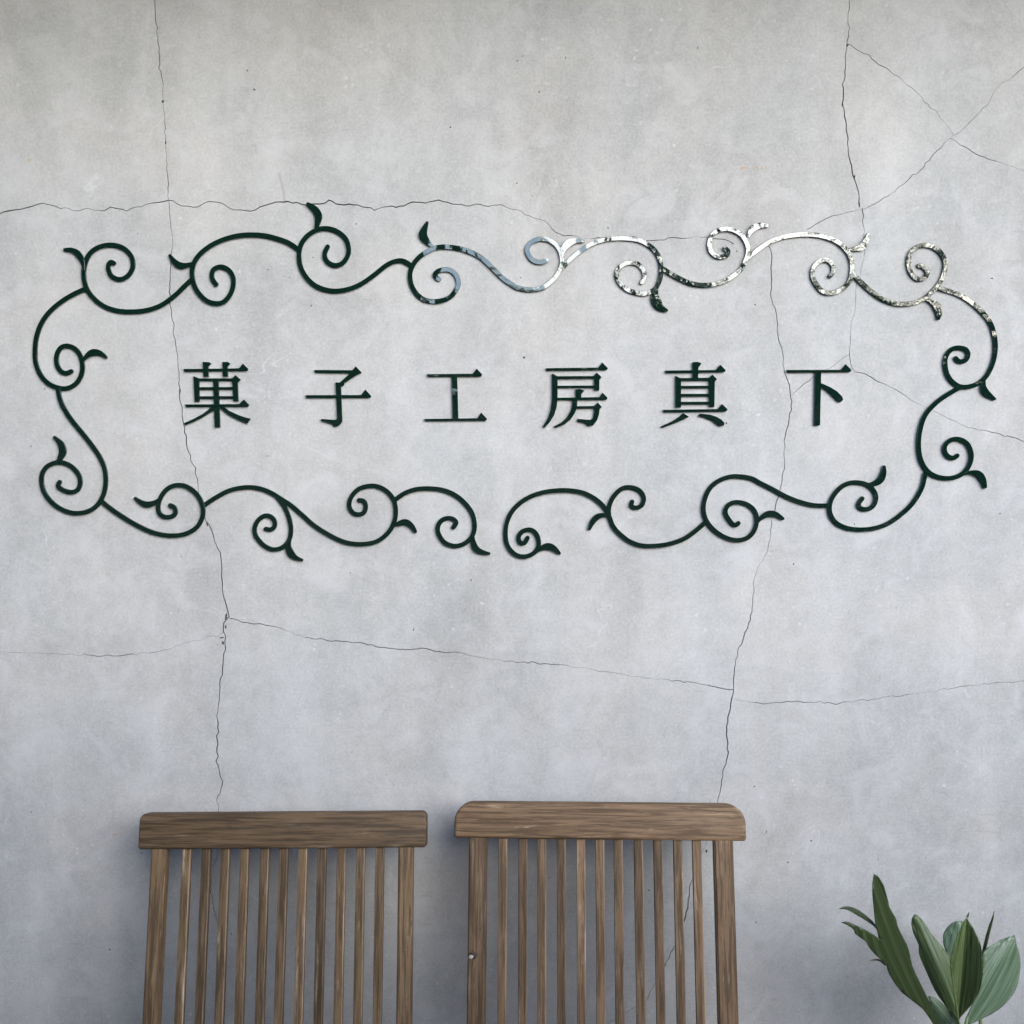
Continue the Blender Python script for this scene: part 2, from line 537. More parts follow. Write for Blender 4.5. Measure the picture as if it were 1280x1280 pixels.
def blob(px, py, rx, ry, n=9):
    out = []
    ph = rng.random() * 6
    for i in range(n):
        a = 2 * math.pi * i / n
        rr = 1 + 0.3 * math.sin(2 * a + ph) + rng.uniform(-.15, .15)
        out.append(wall_xz(px + math.cos(a) * rx * rr, py + math.sin(a) * ry * rr))
    return out


polys, cls = [], []
for w, pts in CRACKS:
    for q in crack_quads(w, pts):
        polys.append(q)
        cls.append('crack')
for x, y, r in PITS:
    polys.append(blob(x, y, r * 0.62, r * 0.75))
    cls.append('crack')
for x, y, rx, ry in CHIPS:
    polys.append(blob(x, y, rx, ry))
    cls.append('crack')
for x, y, rx, ry in RUST:
    polys.append(blob(x, y, rx, ry))
    cls.append('rust')
for p in SCUFF:
    polys.append([wall_xz(*q) for q in p])
    cls.append('scuff')


def cdt(polys):
    V, FC = [], []
    for p in polys:
        p = [Vector((q[0], q[1])) for q in p]
        if area2(p) < 0:
            p = p[::-1]
        s = len(V)
        V += p
        FC.append(list(range(s, s + len(p))))
    vs, es, fs, ov, oe, of = delaunay_2d_cdt(V, [], FC, 0, 1e-6)
    return vs, fs, of


rect = [(WX0, WZ0), (WX1, WZ0), (WX1, WZ1), (WX0, WZ1)]
vs, fs, of = cdt([rect] + polys)
wv, wf, wm = [Vector((v.x, 0.0, v.y)) for v in vs], [], []
crack_faces = []
for f, o in zip(fs, of):
    kinds = {cls[i - 1] for i in o if i > 0}
    f = list(f)
    if 'crack' in kinds:
        crack_faces.append(f)
    else:
        wf.append(f)
        wm.append(1 if 'rust' in kinds else 2 if 'scuff' in kinds else 0)
# the body of the wall behind its face
b = len(wv)
wv += [Vector((x, WT, z)) for x, z in rect]
wv += [Vector((x, 0.0, z)) for x, z in rect]
for i in range(4):
    j = (i + 1) % 4
    wf.append([b + 4 + j, b + 4 + i, b + i, b + j])
    wm.append(0)
wf.append([b + 3, b + 2, b + 1, b])
wm.append(0)
wall = mesh_obj('concrete_wall', wv, wf, [M_WALL, M_RUST, M_SMUDGE], midx=wm)
tag(wall, 'pale grey trowelled concrete wall with branching hairline cracks', 'wall')

# crack insides: floor 7 mm behind the face plus the two sides; one part per connected crack
CD = 0.006
par = {}


def find(x):
    while par[x] != x:
        par[x] = par[par[x]]
        x = par[x]
    return x


for f in crack_faces:
    for v in f:
        par.setdefault(v, v)
    for v in f[1:]:
        par[find(v)] = find(f[0])
groups = {}
for f in crack_faces:
    groups.setdefault(find(f[0]), []).append(f)
pit_v, pit_f = [], []


def inside_mesh(faces):
    ids = sorted({v for f in faces for v in f})
    top = {v: i for i, v in enumerate(ids)}
    n = len(ids)
    V = [wv[v] for v in ids] + [wv[v] + Vector((0, CD, 0)) for v in ids]
    FF = [[top[v] + n for v in f] for f in faces]
    ed = {}
    for f in faces:
        for a, c in zip(f, f[1:] + f[:1]):
            ed[(a, c)] = 1
    for (a, c) in ed:
        if (c, a) not in ed:
            FF.append([top[c], top[a], top[a] + n, top[c] + n])
    return V, FF


for gi, faces in groups.items():
    V, FF = inside_mesh(faces)
    if len(faces) > 40:
        mesh_obj('crack', V, FF, M_CRACK, wall)
    else:
        s = len(pit_v)
        pit_v += V
        pit_f += [[i + s for i in f] for f in FF]
pits = mesh_obj('pitting', pit_v, pit_f, M_CRACK, wall)
pits['kind'] = 'stuff'

# ------------------------------------------------------------------ scroll border
CROP = dict(A=(30, 240), B=(340, 240), C=(640, 240), D=(940, 240), E=(30, 420), F=(340, 420), G=(620, 420), H=(940, 420))


def cp(c, pts):
    ox, oy = CROP[c]
    return [(ox + p[0] / 4.0, oy + p[1] / 4.0) + tuple(q / 4.0 for q in p[2:]) for p in pts]


STRANDS = [
    cp('A', [(452, 357), (437, 352), (426, 368), (428, 398), (445, 424), (485, 438), (525, 418), (547, 375), (540, 325), (505, 285), (455, 267),
             (400, 270), (350, 293), (320, 330), (304, 380), (303, 430), (315, 480), (345, 525), (400, 570), (470, 594), (550, 599), (630, 589),
             (700, 561), (760, 516), (800, 478), (843, 437)]),
    cp('A', [(308, 487), (260, 508), (200, 543), (140, 592), (95, 650), (68, 720), (59, 790), (64, 860), (90, 920), (130, 960), (180, 980), (225, 980),
             (265, 957), (290, 915), (296, 865), (285, 820), (262, 787), (225, 770), (190, 778), (168, 815), (168, 860), (187, 895), (215, 906), (240, 897)]),
    cp('E', [(174, 258), (182, 310), (205, 365), (245, 425), (300, 492), (345, 550), (385, 610), (408, 670), (412, 735), (400, 795), (370, 845), (325, 875),
             (265, 885), (205, 872), (150, 838), (110, 790), (93, 740), (95, 690), (120, 652), (165, 632), (210, 636), (250, 660), (280, 700), (284, 740),
             (270, 770), (240, 780), (200, 770), (175, 750), (182, 730)]),
    cp('E', [(390, 825), (450, 872), (520, 918), (590, 957), (660, 985), (740, 997), (810, 988), (865, 957), (893, 910), (898, 862), (880, 810), (845, 770),
             (800, 747), (755, 747), (715, 768), (685, 810), (674, 850), (680, 885), (705, 903), (740, 902), (760, 885), (755, 858), (735, 846)]),
    cp('E', [(901, 848), (960, 808), (1030, 772), (1110, 756), (1180, 762), (1240, 785)]) +
    cp('F', [(45, 813), (95, 845), (150, 892), (210, 945), (280, 990), (360, 1028), (440, 1040), (520, 1028), (575, 990), (608, 940), (620, 885), (612, 825),
             (580, 780), (530, 752), (480, 750), (430, 768), (395, 810), (388, 850), (405, 882), (435, 892), (462, 880), (470, 850), (460, 825), (437, 820)]),
    cp('F', [(25, 800), (62, 850), (88, 910), (97, 970), (85, 1025), (50, 1058), (5, 1066)]) +
    cp('E', [(1200, 1045), (1165, 1005), (1155, 965), (1170, 925), (1200, 900), (1230, 900), (1253, 920), (1255, 950), (1237, 966), (1212, 964)]),
    cp('F', [(615, 820), (660, 788), (720, 766), (790, 762), (860, 771), (920, 797), (970, 840), (1003, 890), (1014, 945), (1006, 990), (980, 1025),
             (940, 1046), (900, 1047), (860, 1028), (835, 990), (830, 955), (845, 925), (875, 910), (905, 914), (922, 932), (908, 955)]),
    cp('G', [(158, 1008), (142, 1033), (122, 1032), (113, 1005), (130, 978), (165, 967), (195, 980), (212, 1015), (210, 1055), (185, 1087), (140, 1102),
             (95, 1090), (60, 1050), (48, 995), (55, 930), (85, 870), (140, 820), (210, 788), (290, 773), (370, 772), (440, 785), (500, 817), (540, 855),
             (565, 900), (585, 950), (620, 990), (670, 1027), (730, 1047), (800, 1048), (870, 1037), (940, 1012), (1000, 970), (1043, 932)]),
    cp('G', [(680, 828), (676, 848), (700, 858), (728, 845), (738, 810), (720, 775), (680, 757), (635, 760), (597, 790), (572, 830), (563, 870), (566, 905)]),
    cp('G', [(1210, 935), (1190, 945), (1165, 920), (1145, 880), (1160, 845), (1200, 830), (1250, 840), (1288, 870), (1302, 915), (1290, 970), (1255, 1008),
             (1205, 1020), (1150, 1008), (1095, 975), (1055, 930), (1037, 880), (1040, 825), (1065, 765), (1110, 725), (1170, 703), (1230, 703), (1280, 713)]) +
    cp('H', [(40, 735), (100, 765), (170, 803), (240, 830), (310, 846), (385, 847)]),
    cp('H', [(548, 812), (530, 838), (540, 860), (575, 865), (605, 845), (617, 805), (600, 765), (560, 738), (500, 732), (450, 750), (410, 790), (388, 835),
             (388, 885), (415, 930), (465, 957), (530, 967), (600, 962), (670, 940), (740, 893), (800, 835), (845, 760), (862, 690)]),
    cp('H', [(1022, 598), (1000, 610), (970, 595), (958, 560), (975, 530), (1010, 515), (1050, 522), (1080, 550), (1093, 600), (1080, 650), (1045, 690),
             (990, 710), (930, 705), (880, 680), (845, 630), (830, 560), (835, 480), (860, 400), (910, 340), (970, 295), (1035, 258)]),
    cp('D', [(1015, 832), (1035, 848), (1065, 840), (1077, 810), (1060, 785), (1015, 780), (980, 800), (962, 845), (972, 910), (1005, 955), (1050, 975),
             (1110, 965), (1160, 930), (1195, 870), (1212, 800), (1210, 730), (1190, 660), (1150, 605), (1090, 550), (1020, 510), (925, 480)]),
    cp('D', [(833, 370), (858, 378), (873, 400), (862, 428), (830, 437), (798, 415), (780, 370), (782, 325), (805, 288), (850, 268), (900, 275), (940, 305),
             (962, 350), (958, 400), (938, 450), (900, 497), (850, 538), (790, 558), (720, 560), (650, 537), (590, 495), (540, 450), (498, 408)]),
    cp('D', [(388, 420), (403, 400), (400, 365), (375, 342), (340, 345), (308, 375), (300, 420), (320, 465), (355, 500), (400, 505), (450, 485), (482, 450),
             (495, 405), (495, 350), (475, 300), (430, 255), (370, 228), (300, 215), (230, 215), (150, 228), (80, 255), (35, 285), (-20, 327)]),
    cp('C', [(1063, 283), (1078, 298), (1070, 320), (1030, 325), (995, 300), (985, 260), (1000, 215), (1040, 190), (1090, 188), (1140, 212), (1170, 255),
             (1178, 300), (1165, 345), (1140, 390), (1090, 430), (1030, 457), (960, 467), (890, 457), (820, 425), (755, 386)]),
    cp('C', [(648, 452), (662, 425), (655, 390), (625, 360), (580, 355), (540, 375), (523, 410), (535, 450), (570, 485), (620, 505), (670, 508), (715, 485),
             (738, 440), (745, 385), (735, 330), (705, 285), (650, 248), (590, 235), (520, 233), (450, 243), (390, 265), (330, 305), (290, 340), (250, 380)]),
    cp('C', [(175, 340), (150, 352), (115, 348), (88, 325), (76, 290), (90, 258), (130, 238), (180, 240), (220, 265), (243, 305), (250, 350), (235, 400),
             (200, 445), (150, 480), (90, 490), (30, 480)]) +
    cp('B', [(1195, 460), (1150, 428), (1100, 378), (1040, 325), (970, 293), (900, 278), (830, 278), (770, 303), (720, 345), (693, 400), (697, 460),
             (725, 510), (765, 540), (820, 548), (880, 533), (915, 500), (933, 460), (920, 415), (885, 390), (840, 393), (815, 415), (835, 437)]),
    cp('B', [(280, 275), (265, 310), (275, 345), (310, 367), (350, 360), (378, 325), (385, 285), (370, 235), (330, 200), (280, 184), (230, 190), (180, 220),
             (147, 265), (137, 320), (147, 380), (180, 435), (230, 475), (300, 495), (370, 490), (440, 465), (510, 418), (570, 370), (620, 347), (660, 347), (698, 370)]),
    cp('A', [(963, 463), (943, 430), (950, 390), (990, 375), (1030, 395), (1050, 440), (1040, 500), (1005, 548), (960, 558), (910, 540), (865, 490),
             (845, 430), (848, 370), (880, 315), (940, 268), (1010, 236), (1080, 219), (1150, 215), (1220, 222), (1285, 240), (1330, 258), (1378, 292)]),
]
LEAVES = [
    cp('A', [(208, 290, 14), (240, 291, 22), (268, 305, 29), (288, 330, 27), (299, 360, 18), (303, 392, 12)]),
    cp('A', [(298, 848, 10), (318, 822, 22), (345, 804, 32), (375, 803, 28), (400, 815, 19), (415, 827, 12)]),
    cp('E', [(170, 634, 12), (185, 610, 26), (198, 580, 36), (191, 545, 32), (174, 522, 22), (157, 506, 14)]),
    cp('E', [(684, 812, 12), (655, 833, 24), (620, 842, 31), (590, 832, 25), (560, 810, 14)]),
    cp('F', [(605, 948, 10), (636, 937, 25), (668, 930, 32), (698, 948, 27), (718, 976, 17)]),
    cp('F', [(92, 1015, 14), (84, 1050, 28), (95, 1084, 36), (120, 1107, 24), (152, 1119, 14)]),
    cp('F', [(1005, 995, 14), (1008, 1035, 28), (1024, 1066, 31), (1055, 1081, 24), (1086, 1086, 14)]),
    cp('G', [(566, 899, 12), (530, 895, 23), (502, 906, 29), (480, 932, 26), (467, 962, 16)]),
    cp('G', [(182, 1094, 12), (218, 1065, 22), (258, 1051, 35), (290, 1062, 30), (317, 1085, 15)]),
    cp('H', [(18, 938, 10), (45, 907, 22), (80, 889, 32), (115, 891, 28), (152, 912, 15)]),
    cp('H', [(570, 743, 12), (610, 737, 27), (640, 716, 34), (654, 683, 28), (656, 655, 18)]),
    cp('H', [(1055, 690, 10), (1093, 682, 22), (1128, 690, 33), (1149, 717, 31), (1160, 752, 20)]),
    cp('D', [(1157, 935, 12), (1151, 972, 28), (1165, 1003, 33), (1208, 1035, 14)]),
    cp('D', [(855, 533, 8), (890, 547, 22), (917, 568, 37), (930, 600, 34), (928, 632, 17)]),
    cp('D', [(470, 287, 8), (510, 285, 22), (545, 275, 36), (566, 248, 30), (578, 215, 17)]),
    cp('C', [(1177, 240, 8), (1188, 203, 24), (1212, 178, 35), (1245, 169, 25), (1274, 170, 16)]),
    cp('C', [(724, 478, 14), (713, 520, 38), (726, 558, 46), (748, 582, 30), (770, 593, 16)]),
    cp('C', [(252, 330, 8), (258, 287, 30), (285, 256, 38), (320, 245, 25), (354, 247, 15)]),
    cp('B', [(805, 276, 10), (780, 252, 26), (757, 220, 41), (762, 190, 32), (777, 155, 14)]),
    cp('B', [(220, 192, 14), (231, 152, 28), (234, 120, 36), (216, 88, 32), (182, 62, 17)]),
    cp('A', [(858, 354, 10), (820, 367, 22), (790, 370, 31), (760, 354, 28), (733, 319, 14)]),
]


def ribbon(name, pts, thick, mat, parent, gap, width=None, sub=5):
    """a flat-faced cut-out strip standing off the wall; pts in photo px, optional third value = width in px"""
    c = catmull(pts, sub)
    n = len(c)
    P = [wall_xz(p[0], p[1]) for p in c]
    k = 0.00133
    hw = [0.5 * k * (p[2] if len(p) > 2 else width) for p in c]
    lf, rt = [], []
    for i in range(n):
        d = P[min(i + 1, n - 1)] - P[max(i - 1, 0)]
        d.normalize()
        nr = Vector((-d.y, d.x))
        lf.append((P[i] + nr * hw[i], nr))
        rt.append((P[i] - nr * hw[i], -nr))
    # rounded ends
    def cap(i, sgn):
        d = P[min(i + 1, n - 1)] - P[max(i - 1, 0)]
        d.normalize()
        d = d * sgn
        nr = Vector((-d.y, d.x))
        out = []
        for a in (60, 30, 0, -30, -60):
            v = d * math.cos(R(a)) + nr * math.sin(R(a))
            out.append((P[i] + v * hw[i], v))
        return out
    ring = lf[::-1] + cap(0, -1)[::1] + rt + cap(n - 1, 1)[::-1][::-1]
    # order: left side backwards to the start, start cap (left to right), right side forwards, end cap (right to left)
    ch = 0.0004
    V, FF = [], []
    m = len(ring)
    start_cap = cap(0, -1)
    end_cap = cap(n - 1, 1)
    # cap() runs from +60 (its own left) to -60; seen along -d its left is the strip's right
    start_cap = start_cap[::-1]
    end_cap = end_cap[::-1]
    ring = lf[::-1] + start_cap + rt + end_cap
    for p, nr in ring:
        q = p - nr * ch
        V.append((p.x, -gap, p.y))
        V.append((p.x, -(gap + thick - ch), p.y))
        V.append((q.x, -(gap + thick), q.y))
    for i in range(m):
        j = (i + 1) % m
        FF.append([3 * i, 3 * j, 3 * j + 1, 3 * i + 1])
        FF.append([3 * i + 1, 3 * j + 1, 3 * j + 2, 3 * i + 2])
    # front and back: quads along the strip, fans on the caps
    L = lambda i, lay: 3 * (n - 1 - i) + lay
    S = lambda i, lay: 3 * (n + i) + lay
    Rr = lambda i, lay: 3 * (n + 5 + i) + lay
    E = lambda i, lay: 3 * (n + 5 + n + i) + lay
    for lay in (2, 0):
        for i in range(n - 1):
            q = [L(i, lay), Rr(i, lay), Rr(i + 1, lay), L(i + 1, lay)]
            FF.append(q if lay == 2 else q[::-1])
        a = [L(0, lay)] + [S(i, lay) for i in range(5)] + [Rr(0, lay)]
        e = [Rr(n - 1, lay)] + [E(i, lay) for i in range(5)] + [L(n - 1, lay)]
        FF.append(a if lay == 2 else a[::-1])
        FF.append(e if lay == 2 else e[::-1])
    bm = bmesh.new()
    bv = [bm.verts.new(v) for v in V]
    for f in FF:
        try:
            bm.faces.new([bv[i] for i in f])
        except ValueError:
            pass
    return bm_obj(name, bm, mat, parent)


c0 = wall_xz(645, 480)
border = empty('scroll_border', (0, 0, 0))
tag(border, 'dark green mirror-finish vine scrolls with curled leaves framing the lettering on the wall', 'sign border')
for i, s in enumerate(STRANDS):
    ribbon('scroll', s, 0.0034 + 0.00012 * (i % 4), M_MIRROR, border, 0.0006 + 0.00005 * (i % 4), width=5.6)
for i, s in enumerate(LEAVES):
    ribbon('leaf', s, 0.0040 + 0.0001 * (i % 2), M_MIRROR, border, 0.0009 + 0.00005 * (i % 2))

# ------------------------------------------------------------------ the six characters
GLYPHS = [
    ((220, 440), '菓', 'dark green raised character 菓 with boxed centre and grass crown, beside the wall crack', [
        [(130, 272), (1015, 262), (1080, 188), (1168, 275), (1150, 302), (150, 315)],
        [(438, 160), (530, 160), (575, 185), (530, 235), (535, 395), (450, 398)],
        [(752, 160), (840, 160), (878, 185), (838, 235), (845, 392), (758, 395)],
        [(290, 385), (385, 425), (388, 792), (308, 795)],
        [(340, 422), (960, 422), (960, 462), (340, 465)],
        [(905, 425), (960, 370), (1042, 445), (1000, 490), (1010, 785), (928, 785)],
        [(350, 563), (950, 560), (950, 600), (350, 603)],
        [(350, 708), (950, 705), (950, 745), (350, 750)],
        [(605, 440), (692, 440), (718, 1200), (628, 1203)],
        [(152, 838), (1020, 832), (1095, 760), (1180, 850), (1160, 875), (175, 878)],
        [(590, 860), (665, 895), (560, 970), (430, 1050), (300, 1115), (160, 1170), (135, 1140), (290, 1070), (430, 995), (520, 930)],
        [(690, 855), (760, 865), (860, 940), (1000, 1005), (1130, 1050), (1205, 1065), (1150, 1145), (1000, 1085), (860, 1010), (760, 935), (700, 880)]]),
    ((375, 440), '子', 'dark green raised character 子, one hooked stem crossed by a long bar', [
        [(232, 288), (840, 292), (898, 230), (992, 330), (975, 348), (920, 365), (715, 500), (710, 535), (670, 555), (620, 520), (640, 492), (810, 340), (255, 332)],
        [(575, 485), (660, 490), (665, 600), (685, 1090), (675, 1130), (640, 1170), (595, 1192), (545, 1192), (520, 1150), (350, 1105), (342, 1070),
         (570, 1084), (595, 1075), (600, 1050), (590, 800), (580, 600)],
        [(95, 690), (985, 688), (1050, 602), (1148, 710), (1125, 732), (115, 735)]]),
    ((520, 440), '工', 'dark green raised character 工, one upright between two bars', [
        [(180, 355), (910, 348), (972, 265), (1062, 362), (1040, 392), (200, 398)],
        [(572, 370), (662, 370), (682, 1085), (590, 1085)],
        [(135, 1070), (985, 1058), (1045, 968), (1140, 1070), (1118, 1100), (160, 1105)]]),
    ((670, 440), '房', 'dark green raised character 房 with sweeping left strokes and loose top bar', [
        [(155, 260), (995, 248), (1060, 168), (1150, 262), (1125, 290), (175, 300)],
        [(258, 345), (345, 390), (345, 740), (330, 880), (290, 1010), (220, 1120), (140, 1210), (110, 1185), (190, 1060), (235, 930), (258, 760)],
        [(300, 388), (960, 385), (960, 425), (300, 432)],
        [(915, 385), (970, 330), (1048, 405), (1012, 440), (1010, 615), (930, 615), (930, 425)],
        [(300, 540), (960, 537), (960, 572), (300, 575)],
        [(632, 600), (700, 592), (765, 615), (762, 630), (722, 670), (722, 750), (640, 750)],
        [(310, 732), (1010, 722), (1062, 650), (1145, 735), (1125, 765), (310, 768)],
        [(580, 745), (660, 745), (655, 880), (620, 980), (550, 1080), (450, 1160), (320, 1210), (290, 1185), (400, 1130), (490, 1050), (555, 940), (580, 840)],
        [(620, 868), (960, 862), (960, 898), (620, 905)],
        [(920, 865), (985, 808), (1052, 880), (1015, 915), (1005, 1000), (975, 1090), (910, 1175), (835, 1185), (800, 1145), (665, 1105), (660, 1070),
         (870, 1085), (905, 1060), (930, 960)]]),
    ((820, 440), '真', 'green mirrored raised character 真, ladder-like box over a bar and two short feet', [
        [(145, 298), (950, 288), (1022, 205), (1110, 292), (1090, 322), (165, 338)],
        [(580, 165), (650, 158), (715, 175), (715, 195), (672, 250), (668, 440), (580, 440)],
        [(308, 382), (395, 425), (395, 885), (308, 888)],
        [(340, 418), (900, 412), (900, 458), (340, 462)],
        [(840, 415), (895, 362), (972, 435), (935, 475), (928, 878), (845, 880)],
        [(350, 542), (890, 540), (890, 578), (350, 580)],
        [(350, 670), (890, 668), (890, 708), (350, 712)],
        [(350, 797), (890, 795), (890, 836), (350, 838)],
        [(108, 925), (980, 912), (1052, 832), (1140, 918), (1115, 952), (130, 965)],
        [(430, 975), (525, 1035), (420, 1090), (230, 1165), (110, 1210), (75, 1188), (240, 1115), (370, 1030)],
        [(700, 985), (850, 1000), (960, 1035), (1040, 1080), (1090, 1135), (1080, 1175), (1030, 1190), (980, 1165), (900, 1100), (780, 1050), (670, 1020)]]),
    ((975, 440), '下', 'dark green raised character 下, a bar with one stem and a slanting dot', [
        [(102, 288), (965, 285), (1042, 195), (1135, 290), (1115, 320), (120, 332)],
        [(550, 300), (650, 300), (632, 1170), (588, 1182), (535, 1170)],
        [(620, 490), (690, 515), (800, 565), (910, 635), (985, 715), (1000, 765), (965, 802), (915, 795), (840, 715), (740, 620), (620, 545)]]),
]


def extrude_union(name, faces, vs, thick, gap, mat, parent):
    """union of stroke outlines (triangles from the CDT) raised off the wall, with a chamfered rim"""
    bm = bmesh.new()
    ids = sorted({v for f in faces for v in f})
    bv = {v: bm.verts.new((vs[v].x, -gap, vs[v].y)) for v in ids}
    for f in faces:
        bm.faces.new([bv[v] for v in f])
    bmesh.ops.dissolve_limit(bm, angle_limit=R(1), verts=list(bm.verts), edges=list(bm.edges))
    ret = bmesh.ops.extrude_face_region(bm, geom=list(bm.faces))
    top = [e for e in ret['geom'] if isinstance(e, bmesh.types.BMVert)]
    for v in top:
        v.co.y -= thick
    bmesh.ops.recalc_face_normals(bm, faces=bm.faces)
    rim = [e for e in bm.edges if all(v.co.y < -gap - thick * 0.5 for v in e.verts) and len(e.link_faces) == 2
           and abs(e.link_faces[0].normal.dot(e.link_faces[1].normal)) < 0.3]
    bmesh.ops.bevel(bm, geom=rim, offset=0.0004, segments=1, affect='EDGES', clamp_overlap=True)
    return bm_obj(name, bm, mat, parent)


for (ox, oy), ch, label, strokes in GLYPHS:
    polys_g = []
    for s in strokes:
        polys_g.append([wall_xz(ox + x / 12.8, oy + y / 12.8) for x, y in s])
    gv, gf, go = cdt(polys_g)
    keep = [list(f) for f, o in zip(gf, go) if o]
    pr = {}

    def fnd(x):
        while pr[x] != x:
            pr[x] = pr[pr[x]]
            x = pr[x]
        return x
    for f in keep:
        for v in f:
            pr.setdefault(v, v)
        for v in f[1:]:
            pr[fnd(v)] = fnd(f[0])
    comps = {}
    for f in keep:
        comps.setdefault(fnd(f[0]), []).append(f)
    if len(comps) == 1:
        root = extrude_union('sign_character', keep, gv, 0.0036, 0.0008, M_MIRROR, None)
    else:
        root = empty('sign_character', (0, 0, 0))
        for fl in comps.values():
            extrude_union('stroke', fl, gv, 0.0036, 0.0008, M_MIRROR, root)
    tag(root, label, 'sign character', 'characters of the wall sign')

# ------------------------------------------------------------------ chairs
LEAN = 16.0


def rail_bm(w, h, d, r_l, r_r, soft):
    """top rail: rounded upper corners, all edges eased; x across, z up, y depth (front at -d/2)"""
    pts = [(-w / 2, -h / 2 + 0.003), (-w / 2 + 0.003, -h / 2), (w / 2 - 0.003, -h / 2), (w / 2, -h / 2 + 0.003)]
    for i in range(9):
        a = R(90 * i / 8)
        pts.append((w / 2 - r_r + r_r * math.cos(a), h / 2 - r_r + r_r * math.sin(a)))
    for i in range(9):
        a = R(90 + 90 * i / 8)
        pts.append((-w / 2 + r_l + r_l * math.cos(a), h / 2 - r_l + r_l * math.sin(a)))
    bm = bmesh.new()
    fr = [bm.verts.new((x, -d / 2, z)) for x, z in pts]
    f = bm.faces.new(fr)
    ret = bmesh.ops.extrude_face_region(bm, geom=[f])
    for v in ret['geom']:
        if isinstance(v, bmesh.types.BMVert):
            v.co.y += d
    bmesh.ops.recalc_face_normals(bm, faces=bm.faces)
    rim = [e for e in bm.edges if abs(e.verts[0].co.y - e.verts[1].co.y) < 1e-6]
    bmesh.ops.bevel(bm, geom=rim, offset=soft, segments=3, profile=0.5, affect='EDGES', clamp_overlap=True)
    return bm


def rub_edges(o, mat):
    o.data.materials.append(mat)
    for p in o.data.polygons:
        n = p.normal
        if abs(n.z) < 0.3 and max(abs(n.x), abs(n.y)) < 0.97:
            p.material_index = 1
    return o


